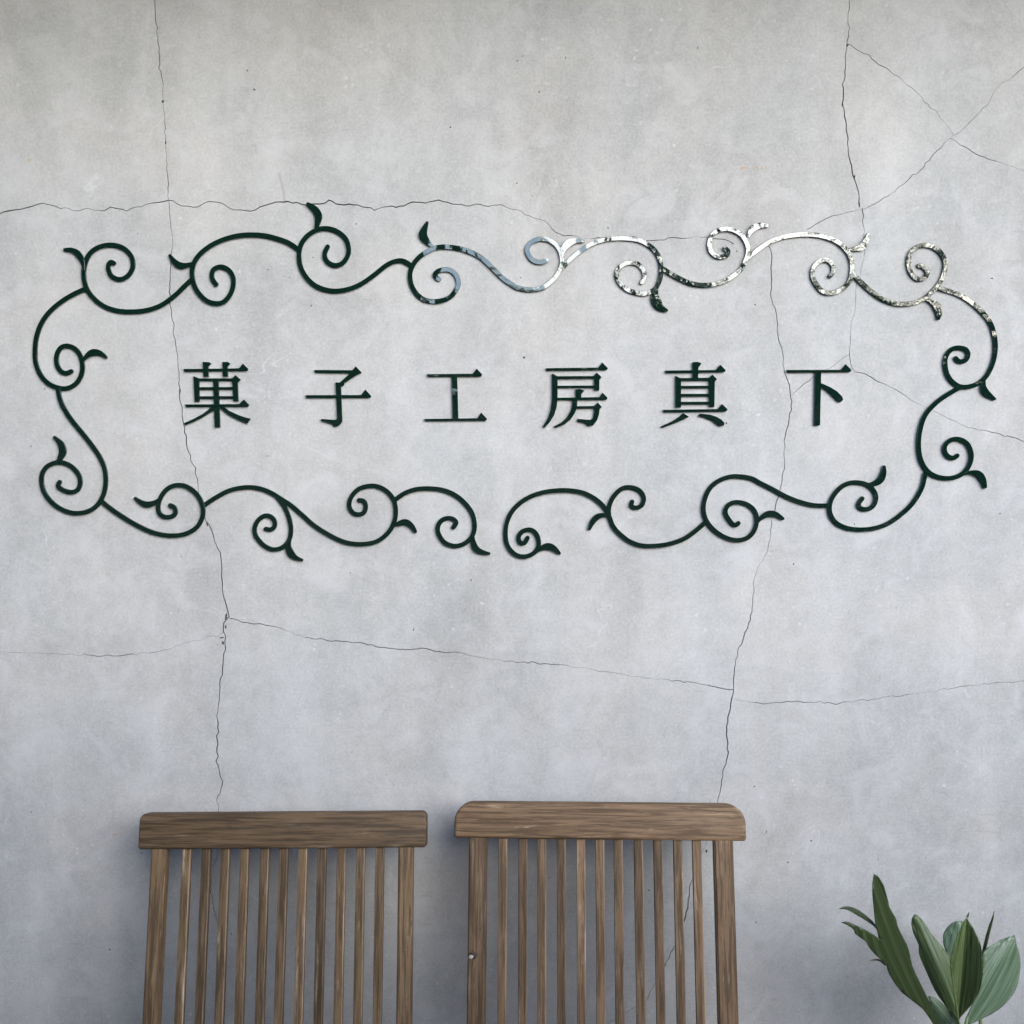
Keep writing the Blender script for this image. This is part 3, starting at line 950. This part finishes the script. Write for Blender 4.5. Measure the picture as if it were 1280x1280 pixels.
def make_chair(label, wood, rail_px, slat_px, post_px, y_rail, yaw, rad, soft):
    x0, x1, ytop, ybot = rail_px
    cpx = (x0 + x1) / 2
    p_top = on_plane(cpx, ytop, y_rail)
    p_bot = on_plane(cpx, ybot, y_rail)
    xl = on_plane(x0, (ytop + ybot) / 2, y_rail).x
    xr = on_plane(x1, (ytop + ybot) / 2, y_rail).x
    W = xr - xl
    kx = W / (x1 - x0)
    H = p_top.z - p_bot.z
    D = 0.030
    cx = (xl + xr) / 2
    zr = (p_top.z + p_bot.z) / 2           # height of the rail's middle
    root = empty('garden_chair', (cx, y_rail, 0), R(yaw))
    tag(root, label, 'chair', 'wooden chairs standing against the wall')
    # frame of the back: origin at the middle of the rail front, z runs up along the back
    Bm = Matrix.Translation((0, 0, zr)) @ Matrix.Rotation(R(-LEAN), 4, 'X')

    def put(o):
        o.matrix_parent_inverse = Matrix.Identity(4)
        o.matrix_local = Bm
        return o
    rail = bm_obj('top_rail', rail_bm(W, H / math.cos(R(LEAN)) * 0.985, D, rad[0] * kx, rad[1] * kx, soft), wood[0], root, True)
    put(rail)
    rail.location += Vector((0, D / 2, 0))
    zs = zr / math.cos(R(LEAN))            # length along the back to the ground line
    seat_z = 0.43
    ls = (zr - seat_z) / math.cos(R(LEAN))  # along the back to the seat
    hz = H / 2
    # slats share one mesh
    top = -hz + 0.012
    slen = ls - 0.02
    sm = None
    for px in slat_px:
        x = (px - cpx) * kx
        if sm is None:
            o = bm_obj('slat', box_bm(0, 0, -slen / 2, 11.0 * kx, 0.012, slen, 0.0016, 2), wood[1], root)
            rub_edges(o, M_EDGE[0 if wood is M_WOOD_A else 1])
            sm = o.data
        else:
            o = bpy.data.objects.new('slat', sm)
            COL.objects.link(o)
            o.parent = root
        put(o)
        o.matrix_local = Bm @ Matrix.Translation((x + random.uniform(-.0006, .0006), 0.013 + random.uniform(-.001, .001), top)) @ Matrix.Rotation(R(random.uniform(-.12, .12)), 4, 'Y')
    # stiles: along the back to the seat, then on to the ground as rear legs
    for px, wpx in post_px:
        x = (px - cpx) * kx
        w2 = wpx * kx / 2
        bm = bmesh.new()
        y0, y1 = 0.002, 0.026
        prof = [(y0, top), (y1, top), (y1, -ls), (y0, -ls)]
        vb = [bm.verts.new((x + s * w2, yy, zz)) for s in (-1, 1) for yy, zz in prof]
        fr = Bm.inverted()
        e0 = fr @ Vector((0, -math.sin(R(LEAN)) * ls * 0.9 + 0.004, 0.0))
        e1 = fr @ Vector((0, -math.sin(R(LEAN)) * ls * 0.9 + 0.034, 0.0))
        for s in (-1, 1):
            vb.append(bm.verts.new((x + s * w2, e0.y, e0.z)))
            vb.append(bm.verts.new((x + s * w2, e1.y, e1.z)))
        a0, a1, a2, a3, b0, b1, b2, b3, la0, la1, lb0, lb1 = vb
        for f in ((a0, a1, b1, b0), (a0, b0, b3, a3), (a1, a2, b2, b1), (a0, a3, a2, a1), (b0, b1, b2, b3),
                  (a3, b3, lb0, la0), (a2, la1, lb1, b2), (a3, la0, la1, a2), (b3, b2, lb1, lb0), (la0, lb0, lb1, la1)):
            bm.faces.new(f)
        bmesh.ops.recalc_face_normals(bm, faces=bm.faces)
        bmesh.ops.bevel(bm, geom=[e for e in bm.edges if e.calc_length() > 0.1], offset=0.0022, segments=2, affect='EDGES')
        put(rub_edges(bm_obj('stile', bm, wood[1], root), M_EDGE[0 if wood is M_WOOD_A else 1]))
    # below the frame: seat, front legs, stretchers
    yb = -math.sin(R(LEAN)) * ls
    half = W / 2 - 0.03
    for sx in (-1, 1):
        bm_obj('seat_rail', box_bm(sx * half * 0.92, yb - 0.20, seat_z - 0.02, 0.024, 0.42, 0.04, 0.003), wood[2], root)
        bm_obj('front_leg', box_bm(sx * half * 0.92, yb - 0.39, 0.205, 0.03, 0.034, 0.41, 0.003), wood[1], root)
        bm_obj('side_stretcher', box_bm(sx * half * 0.92, yb - 0.19, 0.16, 0.018, 0.38, 0.028, 0.002), wood[2], root)
    sm = None
    for i in range(8):
        if sm is None:
            o = bm_obj('seat_slat', box_bm(0, 0, 0, W - 0.05, 0.044, 0.014, 0.003), wood[0], root)
            sm = o.data
        else:
            o = bpy.data.objects.new('seat_slat', sm)
            COL.objects.link(o)
            o.parent = root
        o.location = (0, yb - 0.035 - i * 0.052, seat_z + 0.0075)
    return root, Bm, kx, cpx, top


sl = [232.6, 257, 281, 305, 330, 354, 378, 402, 426.5, 450, 474]
sr = [628.6, 653.2, 677, 701.2, 726, 749.6, 773, 798, 822, 846.5, 870.3]
make_chair('weathered grey-brown wooden chair with a straight square-ended top rail', M_WOOD_A,
           (173, 533, 1021.0, 1062.0), sl, [(198.5, 18.5), (507, 18.5)], -0.10, 0.0, (9, 7), 0.0035)
rc, Bm, kx, cpx, ctop = make_chair('browner wooden chair with a round-shouldered top rail, beside the plant', M_WOOD_B,
                                   (567, 931, 1009.0, 1051.0), sr, [(597, 22.5), (903, 23.5)], -0.10, -2.6, (25, 24), 0.006)
# the knot on one stile of the second chair
kb = bmesh.new()
bmesh.ops.create_icosphere(kb, subdivisions=2, radius=1.0)
for v in kb.verts:
    v.co = Vector((v.co.x * 0.0075 + 0.002 * math.sin(v.co.z * 5), v.co.y * 0.0014, v.co.z * 0.0055 + 0.0015 * v.co.x))
ko = bm_obj('knot', kb, M_KNOT, rc, True)
ko.matrix_local = Bm @ Matrix.Translation(((592.5 - cpx) * kx, 0.0018, ctop - 0.185))
kb = bmesh.new()
bmesh.ops.create_icosphere(kb, subdivisions=2, radius=1.0)
for v in kb.verts:
    v.co = Vector((v.co.x * 0.0040 + 0.001 * math.sin(v.co.z * 4), v.co.y * 0.0016, v.co.z * 0.0032))
ks = bm_obj('resin', kb, M_SAP, ko, True)
ks.matrix_local = Matrix.Translation((-0.003, -0.0009, -0.002))

# ------------------------------------------------------------------ potted plant
PS = 4.923


def pp(pts):
    return [(1020 + x / PS, 1060 + y / PS) for x, y in pts]


def plant_leaf(outline, base, tip, y_base, y_tip, mat, parent, fold=0.0, pleat=0.0, pl_n=6, curl=0.0, sm=3, name='leaf', lean_u=0.0):
    """blade cut to its outline, bent in depth: folded on the midrib, pleated, arching from base to tip"""
    ol = pp(outline)
    ol = [p[:2] for p in catmull(ol + [ol[0]], sm)[:-1]]
    bx, by = pp([base])[0]
    tx, ty = pp([tip])[0]
    ax = Vector((tx - bx, ty - by))
    L = ax.length
    ax /= L
    nx = Vector((-ax.y, ax.x))
    if area2(ol) < 0:
        ol = ol[::-1]
    pts = [Vector(p) for p in ol]
    n0 = len(pts)
    us = [(p - Vector((bx, by))).dot(nx) for p in pts]
    vs_ = [(p - Vector((bx, by))).dot(ax) for p in pts]
    st = 2.6
    def inside(p):
        c = False
        for i in range(n0):
            a, b_ = pts[i], pts[i - 1]
            if (a.y > p.y) != (b_.y > p.y) and p.x < (b_.x - a.x) * (p.y - a.y) / (b_.y - a.y) + a.x:
                c = not c
        return c
    extra = []
    u = min(us)
    iu = math.floor(min(us) / st)
    while iu * st < max(us):
        iv = math.floor(min(vs_) / (st * 1.6))
        while iv * st * 1.6 < max(vs_):
            p = Vector((bx, by)) + nx * (iu * st) + ax * (iv * st * 1.6)
            if inside(p):
                extra.append(p)
            iv += 1
        iu += 1
    V2, E2, F2, *_ = delaunay_2d_cdt(pts + extra, [], [list(range(n0))], 1, 1e-5)
    umax = max(abs(x) for x in us) or 1
    V3, UV = [], []
    for p in V2:
        d = p - Vector((bx, by))
        u, v = d.dot(nx), d.dot(ax) / L
        y = y_base + (y_tip - y_base) * v + curl * (v * v - v)
        y += fold * abs(u) / umax + lean_u * u / umax
        y += 0.45 * pleat * math.sin(u / umax / (0.22 + math.sin(math.pi * min(1, max(0, 0.08 + 0.84 * v))) ** 0.8) * math.pi * pl_n * 2.6) * (0.4 + 0.6 * min(1, max(0, v)))
        V3.append(on_plane(p.x, p.y, y))
        wv_ = 0.22 + math.sin(math.pi * min(1, max(0, 0.08 + 0.84 * v))) ** 0.8
        UV.append((u / umax / wv_ * 1.2, v))
    o = mesh_obj(name, V3, [list(f) for f in F2], mat, parent, True)
    uvl = o.data.uv_layers.new(name='UVMap')
    for lp in o.data.loops:
        uvl.data[lp.index].uv = UV[lp.vertex_index]
    so = o.modifiers.new('thickness', 'SOLIDIFY')
    so.thickness = 0.0009
    return o


def tube(name, path, radii, mat, parent, seg=8):
    V, FF = [], []
    n = len(path)
    for i, p in enumerate(path):
        d = (path[min(i + 1, n - 1)] - path[max(i - 1, 0)]).normalized()
        a = d.orthogonal().normalized()
        b_ = d.cross(a)
        for k in range(seg):
            t = 2 * math.pi * k / seg
            V.append(p + (a * math.cos(t) + b_ * math.sin(t)) * radii[i])
    for i in range(n - 1):
        for k in range(seg):
            FF.append([i * seg + k, i * seg + (k + 1) % seg, (i + 1) * seg + (k + 1) % seg, (i + 1) * seg + k])
    FF.append(list(range(seg))[::-1])
    FF.append([(n - 1) * seg + k for k in range(seg)])
    return mesh_obj(name, V, FF, mat, parent, True)


PY = -0.20
pot_c = on_plane(1222, 1280, PY)
plant = empty('potted_plant', (0, 0, 0))
tag(plant, 'broad-leaved green potted plant with torn and striped blades against the wall', 'plant')
base_pt = Vector((pot_c.x - 0.01, PY - 0.01, 0.36))
# the ragged dark blade with two torn strips
plant_leaf([(355, 158), (380, 172), (405, 205), (425, 255), (445, 330), (450, 362), (490, 430), (500, 475), (520, 520), (552, 580), (572, 635), (590, 720), (640, 830),
            (690, 930), (740, 1030), (790, 1130), (775, 1160), (720, 1083), (660, 995), (600, 945), (520, 880), (450, 780), (432, 722), (400, 690), (350, 640), (318, 600), (300, 570), (240, 528), (235, 510),
            (222, 494), (185, 468), (160, 458), (185, 452), (232, 468), (300, 500), (360, 535), (400, 566), (385, 530), (365, 470), (355, 380), (347, 290), (346, 220)],
           (780, 1140), (360, 170), PY - 0.02, PY - 0.075, M_LEAF_DARK, plant, fold=-0.012, pleat=0.0022, pl_n=5, curl=0.05, sm=2)
plant_leaf([(143, 374), (165, 362), (205, 359), (260, 380), (320, 425), (365, 472), (398, 545), (385, 560), (372, 500), (320, 456), (240, 407), (190, 380)],
           (395, 555), (150, 372), PY - 0.055, PY - 0.085, M_LEAF_DARK, plant, fold=0.006, curl=0.02, name='torn_strip', sm=2)
plant_leaf([(155, 457), (185, 451), (228, 466), (215, 488), (185, 470)], (228, 480), (155, 457), PY - 0.066, PY - 0.070, M_LEAF_DRY, plant, name='dry_tip', sm=2)
plant_leaf([(328, 692), (360, 683), (392, 685), (425, 715), (420, 722), (390, 695), (360, 692)], (425, 718), (328, 692), PY - 0.055, PY - 0.065, M_LEAF_DRY, plant, name='torn_thread', sm=2)
# folded blade in the middle
plant_leaf([(585, 470), (592, 432), (610, 408), (650, 440), (700, 515), (760, 590), (812, 655), (828, 690), (838, 800), (858, 900), (880, 1050), (868, 1060), (845, 1030), (790, 960),
            (730, 870), (680, 760), (642, 680), (634, 640), (632, 600), (600, 520)],
           (872, 1050), (608, 412), PY + 0.00, PY + 0.035, M_LEAF_MID, plant, fold=0.012, pleat=0.0024, pl_n=4, curl=0.03)
plant_leaf([(946, 394), (938, 420), (932, 436), (962, 480), (990, 535), (1015, 600), (1026, 680), (1026, 780), (1010, 870), (960, 960), (890, 1040), (872, 1075), (862, 980), (842, 850), (826, 740),
            (832, 650), (860, 560), (900, 470), (922, 430), (932, 408)],
           (874, 1070), (935, 412), PY - 0.01, PY - 0.045, M_LEAF_MID, plant, fold=-0.02, pleat=0.0022, pl_n=5, curl=0.035)
plant_leaf([(780, 575), (788, 520), (820, 475), (860, 452), (905, 449), (930, 470), (900, 600), (860, 720), (830, 690), (800, 640)],
           (845, 800), (880, 450), PY + 0.045, PY + 0.07, M_LEAF_PALE, plant, fold=0.01, pleat=0.002, pl_n=4)
plant_leaf([(1222, 534), (1228, 562), (1232, 600), (1247, 640), (1257, 720), (1245, 810), (1215, 890), (1150, 970), (1060, 1030), (940, 1085), (912, 1090), (925, 1040), (960, 960),
            (1012, 850), (1024, 740), (1030, 640), (1080, 600), (1150, 560), (1200, 545)],
           (925, 1085), (1225, 540), PY + 0.01, PY + 0.045, M_LEAF_PALE, plant, fold=0.02, pleat=0.0034, pl_n=4, curl=0.02, lean_u=0.015)
plant_leaf([(688, 910), (720, 915), (760, 940), (810, 985), (850, 1035), (872, 1090), (850, 1150), (780, 1130), (750, 1060), (715, 980)],
           (850, 1130), (690, 915), PY + 0.035, PY + 0.05, M_LEAF_PALE, plant, fold=0.008, pleat=0.0015, pl_n=3)
# rolled young leaf and its stalk
tube('rolled_leaf', [on_plane(1020 + x / PS, 1060 + y / PS, PY + 0.05) for x, y in [(1097, 388), (1088, 430), (1072, 480), (1058, 530), (1046, 580), (1036, 620), (1020, 700), (1000, 800)]],
     [0.0004, 0.0014, 0.0022, 0.0026, 0.0028, 0.0026, 0.0022, 0.002], M_LEAF_DARK, plant)
for (x, y, yy) in [(775, 1130, PY - 0.02), (872, 1040, PY - 0.006), (930, 1040, PY + 0.008), (850, 1120, PY + 0.03), (1000, 800, PY + 0.05), (845, 790, PY + 0.05), (876, 1055, PY)]:
    a = on_plane(1020 + x / PS, 1060 + y / PS, yy)
    q = base_pt + Vector((random.uniform(-.03, .03), random.uniform(-.02, .02), 0))
    mid = a.lerp(q, 0.5) + Vector((0, 0, 0.02))
    tube('stalk', [a, a.lerp(mid, .5) + Vector((0, 0, .004)), mid, mid.lerp(q, .5), q - Vector((0, 0, .03))], [0.0022, 0.003, 0.0035, 0.004, 0.004], M_STEM, plant)
# midrib of the front striped blade
tube('midrib', [on_plane(1020 + x / PS, 1060 + y / PS, y3) for x, y, y3 in [(836, 760, PY - 0.052), (846, 850, PY - 0.046), (860, 950, PY - 0.036), (872, 1040, PY - 0.026), (878, 1090, PY - 0.015)]],
     [0.0003, 0.0010, 0.0015, 0.0018, 0.002], M_STEM, plant)
# pot (below the frame)
prof = [(0.085, 0.0), (0.095, 0.01), (0.125, 0.30), (0.135, 0.31), (0.135, 0.35), (0.122, 0.35), (0.118, 0.325)]
V, FF = [], []
S = 28
for r_, z in prof:
    for k in range(S):
        t = 2 * math.pi * k / S
        V.append((base_pt.x + r_ * math.cos(t), base_pt.y - 0.03 + r_ * math.sin(t), z))
for i in range(len(prof) - 1):
    for k in range(S):
        FF.append([i * S + k, i * S + (k + 1) % S, (i + 1) * S + (k + 1) % S, (i + 1) * S + k])
FF.append(list(range(S))[::-1])
mesh_obj('pot', V, FF, M_POT, plant, True)
sv = [(base_pt.x + 0.1185 * math.cos(2 * math.pi * k / S), base_pt.y - 0.03 + 0.1185 * math.sin(2 * math.pi * k / S), 0.330) for k in range(S)]
mesh_obj('soil', sv, [list(range(S))], M_SOIL, plant)

# ------------------------------------------------------------------ greenery mirrored in the sign; unseen block wall and overhang added for shade
def leaf_cloud(name, centers, n, size, mat, parent, rg):
    V, FF = [], []
    for _ in range(n):
        c, r = rg.choice(centers)
        d = Vector((rg.gauss(0, 1), rg.gauss(0, 1), rg.gauss(0, 1))).normalized() * (rg.random() ** 0.4)
        p = Vector((c[0] + d.x * r[0], c[1] + d.y * r[1], c[2] + d.z * r[2]))
        if p.z < 0.02:
            continue
        a = Vector((rg.gauss(0, 1), rg.gauss(0, 1), rg.gauss(0, 1))).normalized()
        b_ = a.orthogonal().normalized()
        s = size * rg.uniform(.6, 1.4)
        i = len(V)
        V += [p - a * s, p + b_ * s * .5, p + a * s, p - b_ * s * .5]
        FF.append([i, i + 1, i + 2, i + 3])
    return mesh_obj(name, V, FF, mat, parent)


rg = random.Random(5)
M_BLOCK = make_blockwall()
M_SOFFIT = make_wood('added_cedar_soffit', 0, (0.34, 0.20, 0.10), (0.46, 0.29, 0.16), (0.50, 0.36, 0.22))  # warm boards of the added overhang, to tint bounce on the wall top
yard = empty('added_shade_wall', (0.6, -1.95, 0))  # added out of view to darken the lower part of the concrete wall
tag(yard, 'stepped grey-brown block wall added out of view to shade the lower concrete wall', 'wall')
bh, bl = 0.179, 0.42
blk = None
for r_ in range(8):
    for c_ in range(28 if r_ < 6 else 15):  # taller run added to shade the lower left
        if blk is None:
            o = bm_obj('block', box_bm(0, 0, 0, bl - 0.008, 0.14, bh - 0.008, 0.006, 1), M_BLOCK, yard)
            blk = o.data
        else:
            o = bpy.data.objects.new('block', blk)
            COL.objects.link(o)
            o.parent = yard
        o.location = (-5.6 + c_ * bl + (r_ % 2) * bl / 2, 0, bh / 2 + r_ * bh)
bm_obj('added_coping', box_bm(3.33, 0, 6 * bh + 0.026, 5.54, 0.18, 0.05, 0.006), M_BLOCK, yard)
bm_obj('added_coping', box_bm(-2.6, 0, 8 * bh + 0.026, 6.4, 0.18, 0.05, 0.006), M_BLOCK, yard)
added_eave = empty('added_eave', (0.5, 0, 0))  # unseen overhang, added to darken and warm the wall top
tag(added_eave, 'timber-boarded overhang added out of view to shade the top of the concrete wall', 'added_eave')
for i in range(6):
    o = bm_obj('added_soffit_board', box_bm(0, -0.06 - i * 0.1, 2.49, 9.4, 0.094, 0.02, 0.002, 1), M_SOFFIT, added_eave)
bm_obj('added_fascia', box_bm(0, -0.635, 2.53, 9.4, 0.03, 0.16, 0.004), M_SOFFIT, added_eave)
bm_obj('added_roof_deck', box_bm(0, -0.305, 2.56, 9.4, 0.63, 0.06, 0.004), M_BLOCK, added_eave)


def hedge(label, x0, x1, y, h, d, n, size):
    root = empty('hedge', ((x0 + x1) / 2, y, 0))
    tag(root, label, 'hedge', 'hedges across the yard')
    core = box_bm(0, 0, h * 0.46, (x1 - x0) - 0.3, d * 0.6, h * 0.92, 0.08)
    bm_obj('branches', core, M_HEDGE, root)
    cs = []
    k = int((x1 - x0) / 0.35)
    for i in range(k):
        for j in range(int(h / 0.4) + 1):
            cs.append(((x0 + (i + .5) * .35 - (x0 + x1) / 2, rg.uniform(-.1, .1), .2 + j * .4), (.36, d * .62, .33)))
    f = leaf_cloud('foliage', cs, n, size, M_HEDGE, root, rg)
    f['kind'] = 'stuff'
    return root


hedge('tall dense dark green clipped hedge across the yard', -7.5, -0.16, -3.7, 4.3, 0.9, 16000, 0.07)
hedge('lower loose green hedge further across the yard', -0.9, 9.0, -8.2, 2.35, 0.9, 16000, 0.07)


def tree(label, x, y, h, cr, n, seed):
    r2 = random.Random(seed)
    root = empty('yard_tree', (x, y, 0))
    tag(root, label, 'tree', 'trees behind the low hedge')
    tube('trunk', [Vector((0, 0, 0)), Vector((.05, 0, h * .3)), Vector((-.04, .05, h * .6)), Vector((0, 0, h * .9))], [.12, .09, .06, .02], M_BARK, root)
    cs = []
    for i in range(14):
        a = r2.uniform(0, 6.28)
        z = h * r2.uniform(.38, .98)
        rr = cr * r2.uniform(.2, 1.0)
        p = Vector((math.cos(a) * rr, math.sin(a) * rr, z))
        tube('branch', [Vector((0, 0, z * .72)), p * 0.5 + Vector((0, 0, z * .40)), p], [.035, .02, .006], M_BARK, root, 6)
        cs.append((p, (cr * .38, cr * .38, cr * .30)))
    f = leaf_cloud('crown', cs, n, 0.075, M_TREE, root, r2)
    f['kind'] = 'stuff'


tree('slim tree with a sparse open crown behind the low hedge', 1.6, -9.6, 4.6, 1.3, 1500, 1)
tree('slim twiggy tree with thin leafage at the hedge end', 4.3, -10.2, 4.2, 1.5, 1500, 2)
tree('small spreading tree with scattered leaf clumps beside the slim ones', 6.6, -11.0, 4.8, 1.7, 1700, 3)
